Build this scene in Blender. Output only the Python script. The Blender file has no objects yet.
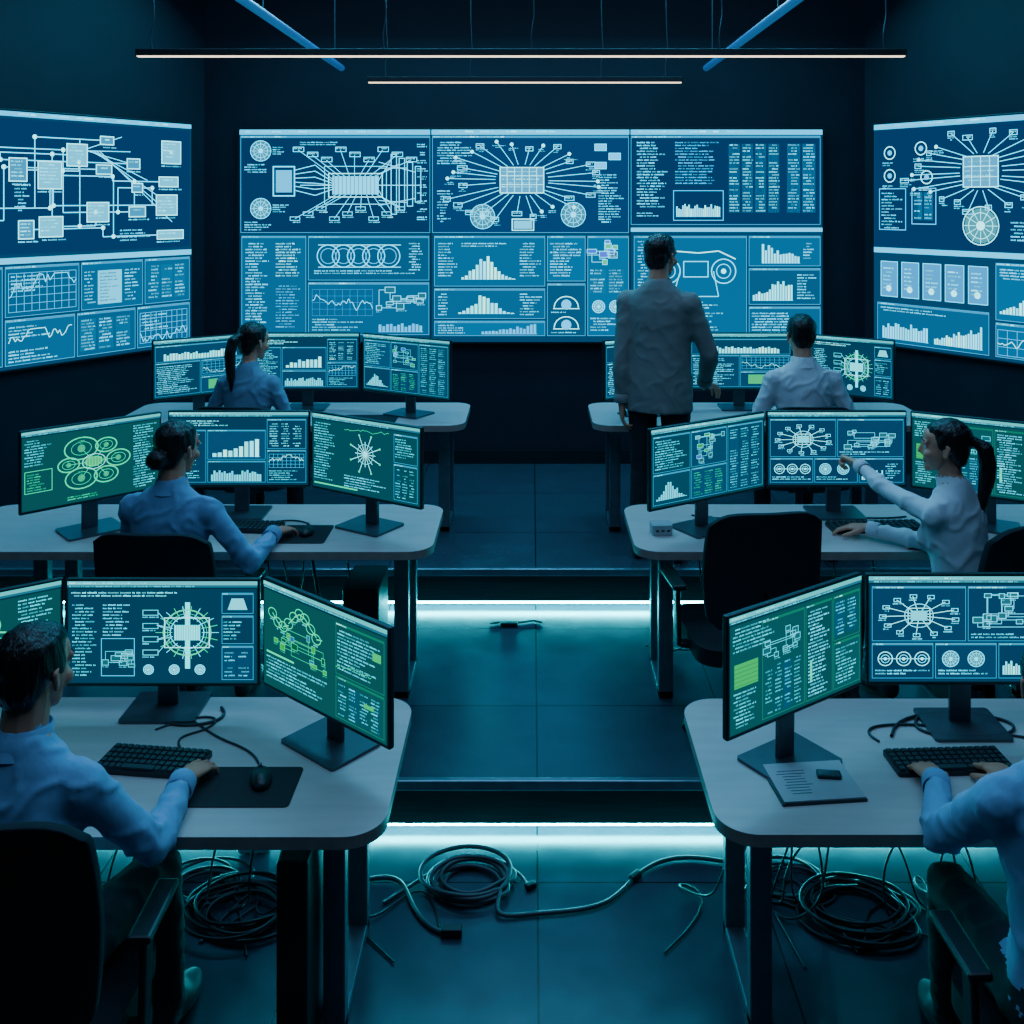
import bpy, math, random, time
import numpy as np
from mathutils import Vector, Matrix, noise, kdtree
V=Vector
sc=bpy.context.scene
COL=sc.collection
# ------------------------------------------------------------------ materials
def nodes(m):
    m.use_nodes=True
    return m.node_tree.nodes,m.node_tree.links
def pmat(name,col,rough=.5,metal=0,var=.12,scale=18,bump=0,bscale=60,stretch=(1,1,1),spec=.5,sheen=0,emit=None,es=0,dist=.004):
    m=bpy.data.materials.new(name); N,L=nodes(m); b=N['Principled BSDF']
    tc=N.new('ShaderNodeTexCoord'); mp=N.new('ShaderNodeMapping'); mp.inputs['Scale'].default_value=stretch
    L.new(tc.outputs['Object'],mp.inputs[0])
    n=N.new('ShaderNodeTexNoise'); n.inputs['Scale'].default_value=scale; n.inputs['Detail'].default_value=4
    L.new(mp.outputs[0],n.inputs['Vector'])
    r=N.new('ShaderNodeValToRGB'); c=col
    r.color_ramp.elements[0].position=.3; r.color_ramp.elements[1].position=.7
    r.color_ramp.elements[0].color=(c[0]*(1-var),c[1]*(1-var),c[2]*(1-var),1)
    r.color_ramp.elements[1].color=(min(1,c[0]*(1+var)),min(1,c[1]*(1+var)),min(1,c[2]*(1+var)),1)
    L.new(n.outputs['Fac'],r.inputs[0]); L.new(r.outputs[0],b.inputs['Base Color'])
    b.inputs['Roughness'].default_value=rough; b.inputs['Metallic'].default_value=metal
    b.inputs['Specular IOR Level'].default_value=spec
    b.inputs['Sheen Weight'].default_value=sheen
    if bump:
        n2=N.new('ShaderNodeTexNoise'); n2.inputs['Scale'].default_value=bscale; n2.inputs['Detail'].default_value=3
        L.new(mp.outputs[0],n2.inputs['Vector'])
        bp=N.new('ShaderNodeBump'); bp.inputs['Strength'].default_value=bump; bp.inputs['Distance'].default_value=dist
        L.new(n2.outputs['Fac'],bp.inputs['Height']); L.new(bp.outputs[0],b.inputs['Normal'])
    if emit:
        b.inputs['Emission Color'].default_value=(*emit,1); b.inputs['Emission Strength'].default_value=es
    return m
def emat(name,col,s,samp=None):
    m=bpy.data.materials.new(name); N,L=nodes(m); N.clear()
    e=N.new('ShaderNodeEmission'); e.inputs[0].default_value=(*col,1); e.inputs[1].default_value=s
    o=N.new('ShaderNodeOutputMaterial'); L.new(e.outputs[0],o.inputs[0])
    if samp: m.cycles.emission_sampling=samp
    return m
def attrmat(name,s):
    m=bpy.data.materials.new(name); N,L=nodes(m); N.clear()
    a=N.new('ShaderNodeAttribute'); a.attribute_name='Col'
    e=N.new('ShaderNodeEmission'); e.inputs[1].default_value=s
    L.new(a.outputs['Color'],e.inputs[0])
    o=N.new('ShaderNodeOutputMaterial'); L.new(e.outputs[0],o.inputs[0])
    m.cycles.emission_sampling='NONE'
    return m
def tilemat():
    m=bpy.data.materials.new('floor_tiles'); N,L=nodes(m); b=N['Principled BSDF']
    tc=N.new('ShaderNodeTexCoord'); mp=N.new('ShaderNodeMapping'); mp.inputs['Location'].default_value=(-.02,.38,0)
    L.new(tc.outputs['Object'],mp.inputs[0])
    br=N.new('ShaderNodeTexBrick'); br.offset=0; br.inputs['Scale'].default_value=1
    br.inputs['Brick Width'].default_value=.8; br.inputs['Row Height'].default_value=.8
    br.inputs['Mortar Size'].default_value=.004; br.inputs['Mortar Smooth'].default_value=.2
    br.inputs['Color1'].default_value=(.062,.092,.128,1); br.inputs['Color2'].default_value=(.054,.080,.112,1); br.inputs['Mortar'].default_value=(.010,.013,.018,1)
    L.new(mp.outputs[0],br.inputs[0])
    n=N.new('ShaderNodeTexNoise'); n.inputs['Scale'].default_value=7; n.inputs['Detail'].default_value=6
    L.new(tc.outputs['Object'],n.inputs['Vector'])
    mx=N.new('ShaderNodeMixRGB'); mx.blend_type='MULTIPLY'; mx.inputs[0].default_value=.35
    L.new(br.outputs['Color'],mx.inputs[1]); L.new(n.outputs['Fac'],mx.inputs[2]); L.new(mx.outputs[0],b.inputs['Base Color'])
    mr=N.new('ShaderNodeMapRange'); mr.inputs[3].default_value=.17; mr.inputs[4].default_value=.30
    L.new(n.outputs['Fac'],mr.inputs[0]); L.new(mr.outputs[0],b.inputs['Roughness'])
    b.inputs['Specular IOR Level'].default_value=.8
    return m
M_floor=tilemat()
M_wall=pmat('wall_navy_paint',(.009,.013,.026),.6,var=.2,scale=3,bump=.1)
M_ceil=pmat('ceiling_black_paint',(.006,.009,.014),.85)
M_riser=pmat('riser_dark_wood',(.06,.05,.048),.55,var=.3,scale=6,stretch=(.6,8,14))
M_nosing=pmat('nosing_aluminium',(.22,.28,.33),.3,.7)
M_dtop=pmat('desk_top_laminate',(.56,.49,.47),.36,var=.06,scale=5,stretch=(1,6,1),bump=.04)
M_dedge=pmat('desk_edge_band',(.34,.28,.25),.5)
M_steel=pmat('desk_leg_steel',(.16,.185,.215),.35,.4)
M_black=pmat('black_plastic',(.012,.013,.015),.42)
M_dark=pmat('dark_housing',(.02,.022,.026),.35)
M_stand=pmat('stand_metal',(.10,.11,.13),.3,.5)
M_fab=pmat('chair_fabric',(.010,.012,.017),.85,bump=.4,bscale=300)
M_cable=pmat('cable_rubber',(.03,.035,.04),.4)
M_cable2=pmat('cable_grey_rubber',(.06,.07,.08),.4)
M_key=pmat('key_plastic',(.035,.038,.045),.5)
M_pad=pmat('mousepad_cloth',(.016,.018,.022),.8)
M_paper=pmat('paper',(.42,.43,.45),.7,var=.04)
M_print=pmat('printed_ink',(.10,.12,.15),.7)
M_white=pmat('white_plastic',(.4,.42,.45),.4)
M_skin=pmat('skin',(.66,.30,.19),.42,var=.08,bump=.12,bscale=160)
M_hair=pmat('hair_dark',(.014,.010,.009),.32,var=.5,scale=30,bump=1,bscale=55,stretch=(3,3,.5))
M_eye=pmat('eye_white',(.6,.6,.6),.2); M_iris=pmat('iris_brown',(.03,.015,.01),.2)
M_lip=pmat('lips',(.42,.14,.12),.45)
M_trou=pmat('trousers_grey',(.055,.06,.07),.8,bump=.3,bscale=250)
M_trou2=pmat('trousers_dark',(.018,.021,.028),.8,bump=.3,bscale=250)
M_shoe=pmat('shoe_grey',(.07,.075,.085),.5)
def shirt(n,c): return pmat(n,c,.75,var=.05,scale=9,bump=.5,bscale=11,sheen=.12,dist=.018,stretch=(1,1,.7))
M_sh1=shirt('shirt_light_blue',(.24,.42,.66)); M_sh2=shirt('shirt_blue',(.19,.34,.56)); M_sh3=shirt('shirt_white',(.64,.68,.74))
M_sh4=shirt('shirt_slate',(.16,.28,.42)); M_jack=shirt('jacket_grey_wool',(.20,.205,.20))
M_wcont=attrmat('wall_display_content',3.2); M_mcont=attrmat('monitor_content',2.6)
M_wpan=emat('wall_display_glow',(.001,.055,.14),1.2,'FRONT'); M_mpan=emat('monitor_glow',(.001,.038,.058),1.0,'FRONT')
M_led=emat('led_strip_cyan',(.01,.70,.82),95,'FRONT'); M_bar=emat('pendant_diffuser',(1,.78,.58),2.8)
# ------------------------------------------------------------------ mesh builder
def empty(name,loc=(0,0,0),yaw=0):
    e=bpy.data.objects.new(name,None); e.empty_display_size=.1; e.location=loc; e.rotation_euler=(0,0,yaw); COL.objects.link(e); return e
def link(name,me,mats,parent=None,smooth=False,bevel=0,seg=2,loc=None,yaw=0):
    o=bpy.data.objects.new(name,me)
    for m in mats: me.materials.append(m)
    COL.objects.link(o)
    if parent: o.parent=parent
    if loc is not None: o.location=loc; o.rotation_euler=(0,0,yaw)
    if smooth: me.polygons.foreach_set('use_smooth',[True]*len(me.polygons))
    if bevel:
        b=o.modifiers.new('bevel','BEVEL'); b.width=bevel; b.segments=seg; b.limit_method='ANGLE'; b.angle_limit=.7
    return o
class MB:
    def __init__(s): s.v=[];s.f=[];s.m=[];s.lab=[]
    def add(s,vs,fs,mi=0):
        k=len(s.v); s.v+= [tuple(p) for p in vs]; s.f+=[tuple(i+k for i in f) for f in fs]; s.m+=[mi]*len(fs); s.lab+=[mi]*len(vs)
    def box(s,c,d,mi=0,R=None,taper=1):
        x,y,z=d[0]/2,d[1]/2,d[2]/2; pts=[]
        for sz in(-1,1):
            t=taper if sz>0 else 1
            for sx,sy in((-1,-1),(1,-1),(1,1),(-1,1)):
                p=V((sx*x*t,sy*y*t,sz*z))
                if R: p=R@p
                pts.append(p+V(c))
        s.add(pts,[(3,2,1,0),(4,5,6,7),(0,1,5,4),(1,2,6,5),(2,3,7,6),(3,0,4,7)],mi)
    def beam(s,p0,p1,w,h,mi=0):
        p0,p1=V(p0),V(p1); d=p1-p0; q=d.to_track_quat('Y','Z').to_matrix()
        s.box((p0+p1)/2,(w,d.length,h),mi,q)
    def loft(s,rings,mi=0,n=18,caps=True):
        vs=[];fs=[]
        for c,a,b in rings:
            for i in range(n):
                t=2*math.pi*i/n; vs.append(c+a*math.cos(t)+b*math.sin(t))
        for r in range(len(rings)-1):
            for i in range(n):
                j=(i+1)%n; fs.append((r*n+i,r*n+j,(r+1)*n+j,(r+1)*n+i))
        if caps:
            fs.append(tuple(range(n-1,-1,-1))); k=(len(rings)-1)*n; fs.append(tuple(range(k,k+n)))
        s.add(vs,fs,mi)
    def caps(s,p0,p1,r0,r1,mi=0,n=14,flat=1,up=None):
        p0,p1=V(p0),V(p1); d=p1-p0; L=d.length
        if L<1e-6: L=1e-6; d=V((0,0,1))
        else: d=d/L
        u=(V(up) if up else (V((0,0,1)) if abs(d.z)<.9 else V((0,1,0))))
        u=(u-d*u.dot(d)).normalized(); w=d.cross(u); R=[]
        for a in(82,60,40,20): a=math.radians(a); R.append((p0-d*r0*math.sin(a),r0*math.cos(a)))
        k=max(2,int(L/.025))
        for i in range(k+1): t=i/k; R.append((p0+d*L*t,r0+(r1-r0)*t))
        for a in(20,40,60,82): a=math.radians(a); R.append((p1+d*r1*math.sin(a),r1*math.cos(a)))
        s.loft([(c,w*r,u*r*flat) for c,r in R],mi,n)
    def ell(s,c,r,mi=0,R=None,n=18,m=12):
        c=V(c); R=R or Matrix.Identity(3); rings=[]
        for i in range(m+1):
            a=-math.pi/2*.96+math.pi*.96*i/m
            rings.append((c+R@V((0,0,r[2]*math.sin(a))),R@V((r[0]*math.cos(a),0,0)),R@V((0,r[1]*math.cos(a),0))))
        s.loft(rings,mi,n)
    def cyl(s,p0,p1,r0,mi=0,r1=None,n=20):
        p0,p1=V(p0),V(p1); r1=r0 if r1 is None else r1; d=(p1-p0).normalized()
        u=V((0,0,1)) if abs(d.z)<.9 else V((0,1,0)); u=(u-d*u.dot(d)).normalized(); w=d.cross(u)
        s.loft([(p0,w*r0,u*r0),(p1,w*r1,u*r1)],mi,n)
    def prism(s,poly,z0,z1,mi=0,mside=None):
        n=len(poly); vs=[(x,y,z0) for x,y in poly]+[(x,y,z1) for x,y in poly]
        s.add(vs,[tuple(range(n-1,-1,-1)),tuple(range(n,2*n))],mi)
        s.add(vs,[(i,(i+1)%n,n+(i+1)%n,n+i) for i in range(n)],mi if mside is None else mside)
    def mesh(s,name='m'):
        me=bpy.data.meshes.new(name); me.from_pydata(s.v,[],s.f); me.polygons.foreach_set('material_index',s.m); me.update(); return me
    def obj(s,name,mats,parent=None,smooth=False,bevel=0,seg=2,loc=None,yaw=0):
        return link(name,s.mesh(name),mats,parent,smooth,bevel,seg,loc,yaw)
def rrect(x0,y0,x1,y1,r,n=8):
    P=[]
    for cx,cy,a0 in((x1-r,y0+r,-90),(x1-r,y1-r,0),(x0+r,y1-r,90),(x0+r,y0+r,180)):
        for i in range(n+1):
            a=math.radians(a0+90*i/n); P.append((cx+r*math.cos(a),cy+r*math.sin(a)))
    return P
H0=2.47; L1=.235; L2=.47
zb1=.842; D1=.75; zb2=L1+.886; D2=L1+.75; zb3=L2+.816; D3=L2+.70
# ------------------------------------------------------------------ people
def remesh(M,vox,it,lab=True):
    o=bpy.data.objects.new('tmp',M.mesh('tmp')); COL.objects.link(o)
    r=o.modifiers.new('r','REMESH'); r.mode='VOXEL'; r.voxel_size=vox
    s=o.modifiers.new('s','SMOOTH'); s.factor=.5; s.iterations=it
    dg=bpy.context.evaluated_depsgraph_get(); me=bpy.data.meshes.new_from_object(o.evaluated_get(dg))
    me.materials.clear(); bpy.data.objects.remove(o)
    if lab:
        kd=kdtree.KDTree(len(M.v))
        for i,p in enumerate(M.v): kd.insert(p,i)
        kd.balance()
        me.polygons.foreach_set('material_index',[M.lab[kd.find(p.center)[1]] for p in me.polygons])
    return me
def ik(S,Tt,l1,l2,hint):
    d=Tt-S; L=min(d.length,(l1+l2)*.995); n=d.normalized(); a=(l1*l1-l2*l2+L*L)/(2*L); h=math.sqrt(max(l1*l1-a*a,0))
    hp=(hint-n*hint.dot(n)).normalized(); return S+n*a+hp*h,S+n*L
def hand(parent,name,wr,fdir,up,side,pose,s=1):
    x=fdir.normalized(); z=(up-x*up.dot(x)).normalized(); y=z.cross(x)
    def Wp(a,b,c): return wr+(x*a+y*(b*side)+z*c)*s
    m=MB(); 
    m.loft([(Wp(-.035,0,0),y*.026*s,z*.021*s),(Wp(0,0,0),y*.028*s,z*.02*s),(Wp(.03,.002,0),y*.036*s,z*.018*s),(Wp(.07,0,.001),y*.041*s,z*.015*s),(Wp(.095,-.002,0),y*.037*s,z*.011*s)],0,18)
    base=[(.092,.030),(.098,.010),(.094,-.011),(.085,-.030)]; ln=[(.040,.024,.020),(.044,.028,.021),(.041,.026,.020),(.031,.020,.018)]
    cur={'rest':[(.25,.35,.25)]*4,'mouse':[(.18,.45,.3)]*4,'point':[(0,.05,.05),(1.2,1.5,.9),(1.3,1.5,.9),(1.35,1.5,.9)],'hang':[(.35,.5,.35)]*4}[pose]
    for k in range(4):
        p=(base[k][0],base[k][1],.0); a=0; sp=(1.5-k)*.075
        m.caps(Wp(p[0]-.03,p[1]*.8,0),Wp(*p),.0095*s,.0096*s,0,10)
        for j in range(3):
            a+=cur[k][j]+(.04*k if pose!='point' else 0); q=(p[0]+ln[k][j]*math.cos(a)*math.cos(sp),p[1]+ln[k][j]*math.sin(sp)*math.cos(a),p[2]-ln[k][j]*math.sin(a))
            r=[.0092,.0084,.0076,.0066][j]*(.9 if k==3 else 1); r2=[.0092,.0084,.0076,.0066][j+1]*(.9 if k==3 else 1)
            m.caps(Wp(*p),Wp(*q),r*s,r2*s,0,10); p=q
    p=(.022,.026,-.006); 
    for q,r,r2 in(((.050,.050,-.014),.014,.0115),((.078,.062,-.02),.011,.0098),((.10,.064,-.026),.0095,.0078)):
        if pose=='point': q=(q[0],q[1]*.75,q[2]-.006)
        m.caps(Wp(*p),Wp(*q),r*s,r2*s,0,10); p=q
    me=remesh(m,.0036,2,False); link(name,me,[M_skin],parent,smooth=True)
def head(parent,c,R,hair='short',fem=False,s=1):
    def P(x,y,z): return c+R@(V((x,y,z))*s)
    m=MB()
    def E(cx,cy,cz,rx,ry,rz,l=0): m.ell(P(cx,cy,cz),(rx*s,ry*s,rz*s),l,R)
    def Cp(a,b,r,r2,l=0): m.caps(P(*a),P(*b),r*s,r2*s,l,10)
    E(0,-.01,.03,.074,.093,.084); E(0,.03,-.02,.060,.060,.082); j=.90 if fem else 1
    E(0,.035,-.07,.050*j,.042,.036); E(0,.066,-.095,.022*j,.02,.018); E(0,.052,.04,.055,.034,.045)
    Cp((-.045,.074,.022),(-.012,.086,.020),.009,.009); Cp((.045,.074,.022),(.012,.086,.020),.009,.009)
    E(-.040,.063,-.03,.022,.022,.022); E(.040,.063,-.03,.022,.022,.022)
    Cp((0,.085,.012),(0,.101,-.024),.0075,.010); Cp((-.010,.090,-.031),(.010,.090,-.031),.0075,.0075)
    Cp((-.017,.082,-.058),(.017,.082,-.058),.0065,.0065,1); Cp((-.015,.081,-.067),(.015,.081,-.067),.0075,.0075,1); E(0,.071,-.06,.03,.018,.022)
    for sx in(-1,1):
        Cp((sx*.076,-.012,.018),(sx*.082,-.022,.008),.008,.008); Cp((sx*.082,-.022,.008),(sx*.079,-.010,-.032),.008,.007); Cp((sx*.072,.0,.012),(sx*.074,.0,-.03),.007,.006); E(sx*.074,-.008,-.005,.006,.014,.022)
        Cp((sx*.044,.071,.008),(sx*.02,.078,.009),.0045,.0045); Cp((sx*.043,.068,-.010),(sx*.02,.075,-.010),.004,.004)
    Cp((0,-.02,-.05),(0,-.03,-.15),.055 if not fem else .046,.056 if not fem else .047)
    me=remesh(m,.0042,2); link('head',me,[M_skin,M_lip],parent,smooth=True)
    m=MB()
    for sx in(-1,1):
        m.ell(P(sx*.031,.069,.0),(.0125*s,.0125*s,.0125*s),0,R); m.ell(P(sx*.031,.0785,.0),(.0055*s,.004*s,.0055*s),1,R); 
    for sx in(-1,1): m.caps(P(sx*.046,.079,.030),P(sx*.016,.091,.031),.003*s,.0035*s,2)
    m.obj('eyes_and_brows',[M_eye,M_iris,M_hair],parent,smooth=True)
    m=MB()
    E(0,-.026,.043,.083,.094,.084); E(0,-.055,-.005,.074,.053,.070)
    if hair=='short': E(0,-.058,-.05,.056,.032,.030)
    else: E(0,-.062,-.05,.058,.034,.035)
    for sx in(-1,1): E(sx*.068,-.018,.028,.016,.046,.040); E(sx*.071,.016,.022,.007,.012,.026)
    if hair=='short': E(0,.006,.078,.068,.068,.040); E(.012,.014,.090,.045,.045,.028)
    if hair=='bun': E(0,-.120,-.040,.050,.040,.042); E(0,.0,.072,.073,.07,.045)
    if hair=='pony':
        E(0,.0,.072,.073,.07,.045); E(0,-.12,.028,.026,.024,.024)
        pts=[(0,-.125,.03),(0,-.165,.0),(0,-.175,-.07),(0,-.165,-.15),(0,-.15,-.23),(0,-.14,-.30)]; rr=[.022,.034,.036,.033,.024,.008]
        for a,b,r,r2 in zip(pts,pts[1:],rr,rr[1:]): Cp(a,b,r,r2)
    me=remesh(m,.005,2,False)
    for v in me.vertices:
        q=R.transposed()@(v.co-c); n=noise.noise(V((q.x*90,q.y*60,q.z*14))); v.co+=v.normal*n*.0036
    link('hair',me,[M_hair],parent,smooth=True)
def person(name,loc,yaw,shirtm,seated=True,lean=.08,s=1.0,fem=False,hair='short',hyaw=0,hpitch=.12,rh=None,lh=None,jacket=False,seat=.465,feet=None,twist=0,trou=None):
    e=empty(name,loc,yaw); Lc=V(loc); Ri=Matrix.Rotation(-yaw,3,'Z')
    def loc_(p): return Ri@(V(p)-Lc)
    def dir_(p): return (Ri@V(p)).normalized()
    pz=(seat+.085) if seated else .95*s
    def sp(x,f,h):
        x*=s;f*=s;h*=s; k=min(max(h/.45,0),1); q=Matrix.Rotation(twist*k,3,'Z')@V((x,f,0)); x,f=q.x,q.y
        return V((x,f*math.cos(lean)+h*math.sin(lean),pz+h*math.cos(lean)-f*math.sin(lean)))
    def ring(h,rx,ry,f=0): 
        c=sp(0,f,h); return (c,(sp(rx,f,h)-c),(sp(0,f+ry,h)-c))
    w=.88 if fem else 1
    m=MB() # labels 0 upper 1 trousers 2 skin 3 shoes
    k=1.06 if jacket else 1
    up=[(.0,.165,.118,0),(.08,.158 if not fem else .148,.112,0),(.18,.148*w,.105,-.005),(.27,.155*w,.108,-.005),(.36,.175*w,.115,0),(.43,.182*w,.112,0),(.48,.172*w,.095,-.005),(.52,.13*w,.078,-.012),(.555,.085*w,.066,-.015),(.585,.060*w,.058,-.01)]
    m.loft([ring(h,rx*k,ry*k,f) for h,rx,ry,f in up],0,28)
    if fem: m.ell(sp(-.07,.085,.34),(.055*s,.045*s,.055*s),0); m.ell(sp(.07,.085,.34),(.055*s,.045*s,.055*s),0)
    m.loft([ring(-.085,.13,.10),ring(-.06,.165,.122),ring(0,.172,.124),ring(.05,.158,.114)],1,28)
    if jacket: m.loft([ring(-.135,.188,.146,-.005),ring(-.08,.190,.144),ring(.02,.187,.140),ring(.12,.180,.130),ring(.2,.176,.124),ring(.3,.18,.12),ring(.38,.185,.118),ring(.44,.18,.10)],0,28)
    m.caps(sp(0,-.008,.54),sp(0,.01,.63),.057*w*s,.054*w*s,2)
    sw=.172*w; out={}
    for sx,hd in((1,rh),(-1,lh)):
        S=sp(sx*sw,-.005,.455); l1,l2=.295*s*(.96 if fem else 1),.262*s*(.96 if fem else 1)
        if hd is None: hd=dict(w=Lc+Matrix.Rotation(yaw,3,'Z')@V((sx*.22,.25,pz+.12)),d=Matrix.Rotation(yaw,3,'Z')@V((-sx*.3,1,-.2)),pose='rest')
        Tg=loc_(hd['w']); hint=dir_(hd['hint']) if 'hint' in hd else V((sx*.55,-.5,-.9)); E_,Wr=ik(S,Tg,l1,l2,hint)
        a=1.12 if jacket else 1; b=.86 if fem else 1
        m.ell(S+V((0,0,-.005)),(.062*s*a*b,.062*s*a*b,.064*s*a*b),0); m.caps(sp(sx*sw*.5,-.008,.478),S+V((0,0,.012)),.05*s*b,.05*s*b,0)
        m.caps(S,E_,.057*s*a*b,.046*s*a*b,0); m.caps(E_,E_+(Wr-E_)*.35,.046*s*a*b,.047*s*a*b,0); m.caps(E_+(Wr-E_)*.35,Wr-(Wr-E_).normalized()*.03,.047*s*a*b,.034*s*a*b,0)
        out[sx]=(E_,Wr,hd,a*b)
    for sx in(1,-1):
        if seated:
            hp=V((sx*.09*s,.02,pz-.015)); ft=loc_(feet[0 if sx>0 else 1]) if feet else V((sx*.13*s,.50*s,0))
            an=V((ft.x,ft.y,.10)); kn,an=ik(hp,an,.44*s,.42*s,V((sx*.1,.6,1)))
            m.caps(hp,kn,.088*s,.062*s,1); m.caps(kn,kn+(an-kn)*.4,.062*s,.060*s,1); m.caps(kn+(an-kn)*.4,an,.060*s,.050*s,1)
        else:
            hp=V((sx*.088*s,0,pz-.05)); an=V((sx*.11*s,-.02,.10)); kn=V((sx*.10*s,.02,.50*s))
            m.caps(hp,kn,.090*s,.066*s,1); m.caps(kn,an,.064*s,.052*s,1)
        an2=V((an.x,an.y,.08)); m.ell((an2.x,an2.y+.085,.042),(.046,.105,.042),3); m.ell((an2.x,an2.y-.015,.05),(.038,.055,.055),3); m.caps(an2+V((0,-.01,.02)),an2+V((0,.07,-.02)),.042,.038,3)
    me=remesh(m,.010,4)
    lab={}
    for p in me.polygons:
        if jacket and p.material_index==1 and p.center.z>pz-.128: p.material_index=0
        if seated and p.material_index==1 and p.center.z>pz+.05 and p.center.y<.12: p.material_index=0
        for vi in p.vertices: lab[vi]=p.material_index
    elbows=[o[0] for o in out.values()]; waist=sp(0,0,.12)
    for v in me.vertices:
        l=lab.get(v.index,0); q=v.co
        if l in(0,1):
            wv=noise.noise(q*5)*.6
            n=noise.noise(V((q.x*6+wv*3,q.y*6,q.z*8+q.x*5)))*.9+noise.noise(V((q.x*15+5,q.y*15+wv*2,q.z*19-q.x*9)))*.4
            n=1-min(1,abs(n)*3.0); n=n*n; am=.0072 if l==0 else .0055
            ed=min((q-x_).length for x_ in elbows)
            am*=1+.9*max(0,1-ed/.12)+(.6*max(0,1-abs(q.z-waist.z)/.15) if not jacket else 0)
            if jacket: am*=.55
            v.co+=v.normal*(n-.4)*am
        if v.co.z<.002 : v.co.z=.002
    link('body',me,[shirtm,trou or M_trou,M_skin,M_shoe],e,smooth=True)
    m=MB()
    for sx,(E_,Wr,hd,ab) in out.items():
        d=(Wr-E_).normalized(); u=V((0,0,1)) if abs(d.z)<.9 else V((0,1,0)); u=(u-d*u.dot(d)).normalized(); ww=d.cross(u); r=.037*s*ab
        R_=[(-.05,r*.98),(-.048,r*1.08),(-.004,r*1.05),(0,r*.99),(-.004,r*.86),(-.03,r*.84)]
        m.loft([(Wr+d*t,ww*q,u*q) for t,q in R_],0,22,caps=False)
    n0=sp(0,-.012,.53); n1=sp(0,.004,.588); r=.066*w*s
    ax=(sp(1,0,.55)-sp(0,0,.55)).normalized(); ay=(sp(0,1,.55)-sp(0,0,.55)).normalized()
    m.loft([(n0,ax*r*1.20,ay*r*1.18),(n0.lerp(n1,.6),ax*r*1.06,ay*r*1.05),(n1,ax*r,ay*r),(n1+V((0,0,.002)),ax*r*.93,ay*r*.93),(n0,ax*r*.95,ay*r*.95)],0,26,caps=False)
    m.obj('collar_and_cuffs',[shirtm],e,smooth=True)
    for sx,(E_,Wr,hd,ab) in out.items():
        hand(e,'hand_right' if sx>0 else 'hand_left',Wr+(Wr-E_).normalized()*.004,dir_(hd['d']),dir_(hd.get('up',(0,0,1))),sx,hd['pose'],s*.98 if not fem else s*.93)
    HR=Matrix.Rotation(hyaw,3,'Z')@Matrix.Rotation(-hpitch,3,'X')
    nb=sp(0,.0,.60); head(e,nb+HR@V((0,.022,.112))*s,HR,hair,fem,s*(.97 if fem else 1.0))
    return e
person('seated_man',(-1.30,2.49,0),-.14,M_sh1,lean=.10,s=1.0,hyaw=-.16,hpitch=.10,
  rh=dict(w=(-1.005,2.885,.798),d=(.25,1,-.14),pose='mouse'),lh=dict(w=(-1.45,2.92,.80),d=(.2,1,-.15),pose='rest'),feet=[(-1.08,2.97,0),(-1.40,3.0,0)])
person('seated_man',(1.31,2.40,0),.04,M_sh1,lean=.12,s=1.0,hyaw=-.25,trou=M_trou2,
  rh=dict(w=(1.38,2.88,.80),d=(-.1,1,-.15),pose='rest'),lh=dict(w=(1.165,2.885,.798),d=(-.03,1,-.15),pose='rest',hint=(-.6,-.5,-.7)),feet=[(1.46,2.93,0),(1.22,2.92,0)])
person('seated_woman',(-1.475,4.06,L1),-.12,M_sh2,lean=.05,s=.945,fem=False,hair='bun',hyaw=-.32,seat=.46,
  rh=dict(w=(-1.115,4.325,D2+.048),d=(.45,1,-.14),pose='mouse'),lh=dict(w=(-1.56,4.42,D2+.05),d=(.2,1,-.15),pose='rest'))
person('seated_woman',(1.74,4.04,L1),.55,M_sh3,lean=.10,s=.96,fem=True,hair='pony',hyaw=.62,hpitch=.02,seat=.46,twist=.1,trou=M_trou2,
  lh=dict(w=(1.455,4.49,1.290),d=(-.32,.8,.08),up=(.3,.3,1),pose='point',hint=(-.5,-.2,-.7)),
  rh=dict(w=(1.47,4.38,D2+.05),d=(-.75,.5,-.12),pose='rest',hint=(.5,-.6,-.8)))
person('seated_woman',(-1.60,5.62,L2),-.1,M_sh4,lean=.06,s=.92,fem=True,hair='pony',hyaw=-.55,seat=.46)
person('seated_man',(1.53,5.62,L2),0,M_sh3,lean=.06,s=.97,hyaw=.05,seat=.46)
person('standing_man',(.71,5.60,L2),-.35,M_jack,seated=False,lean=.0,s=1.015,hyaw=-.35,hpitch=.05,jacket=True,trou=M_trou2,
  rh=dict(w=(.985,5.72,L2+.955),d=(.6,.6,-.25),pose='hang',hint=(.5,-.8,-.4)),lh=dict(w=(.50,5.60,L2+.84),d=(.05,.1,-1),up=(-1,0,0),pose='hang',hint=(-.6,-.8,0)))
def mouse(loc,yaw=0):
    m=MB(); m.ell((0,0,.012),(.032,.055,.024)); me=remesh(m,.003,2,False)
    for v in me.vertices:
        if v.co.z<.0005: v.co.z=.0005
    e=empty('computer_mouse',loc,yaw); link('shell',me,[M_dark],e,smooth=True); m=MB(); m.cyl((-.004,.028,.035),(.004,.028,.035),.007); m.obj('wheel',[M_stand],e)
mouse((-.80,2.95,D1+.003),.3); mouse((-1.00,4.44,D2+.003))
# ------------------------------------------------------------------ camera
cd=bpy.data.cameras.new('camera'); cam=bpy.data.objects.new('camera',cd); COL.objects.link(cam); sc.camera=cam
cam.location=(0,0,H0); cam.rotation_euler=(math.pi/2,0,0); cd.sensor_width=36; cd.lens=35.16
cd.shift_y=-(512-200)/1024; cd.shift_x=-(532-512)/1024; cd.clip_start=.05
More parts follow.
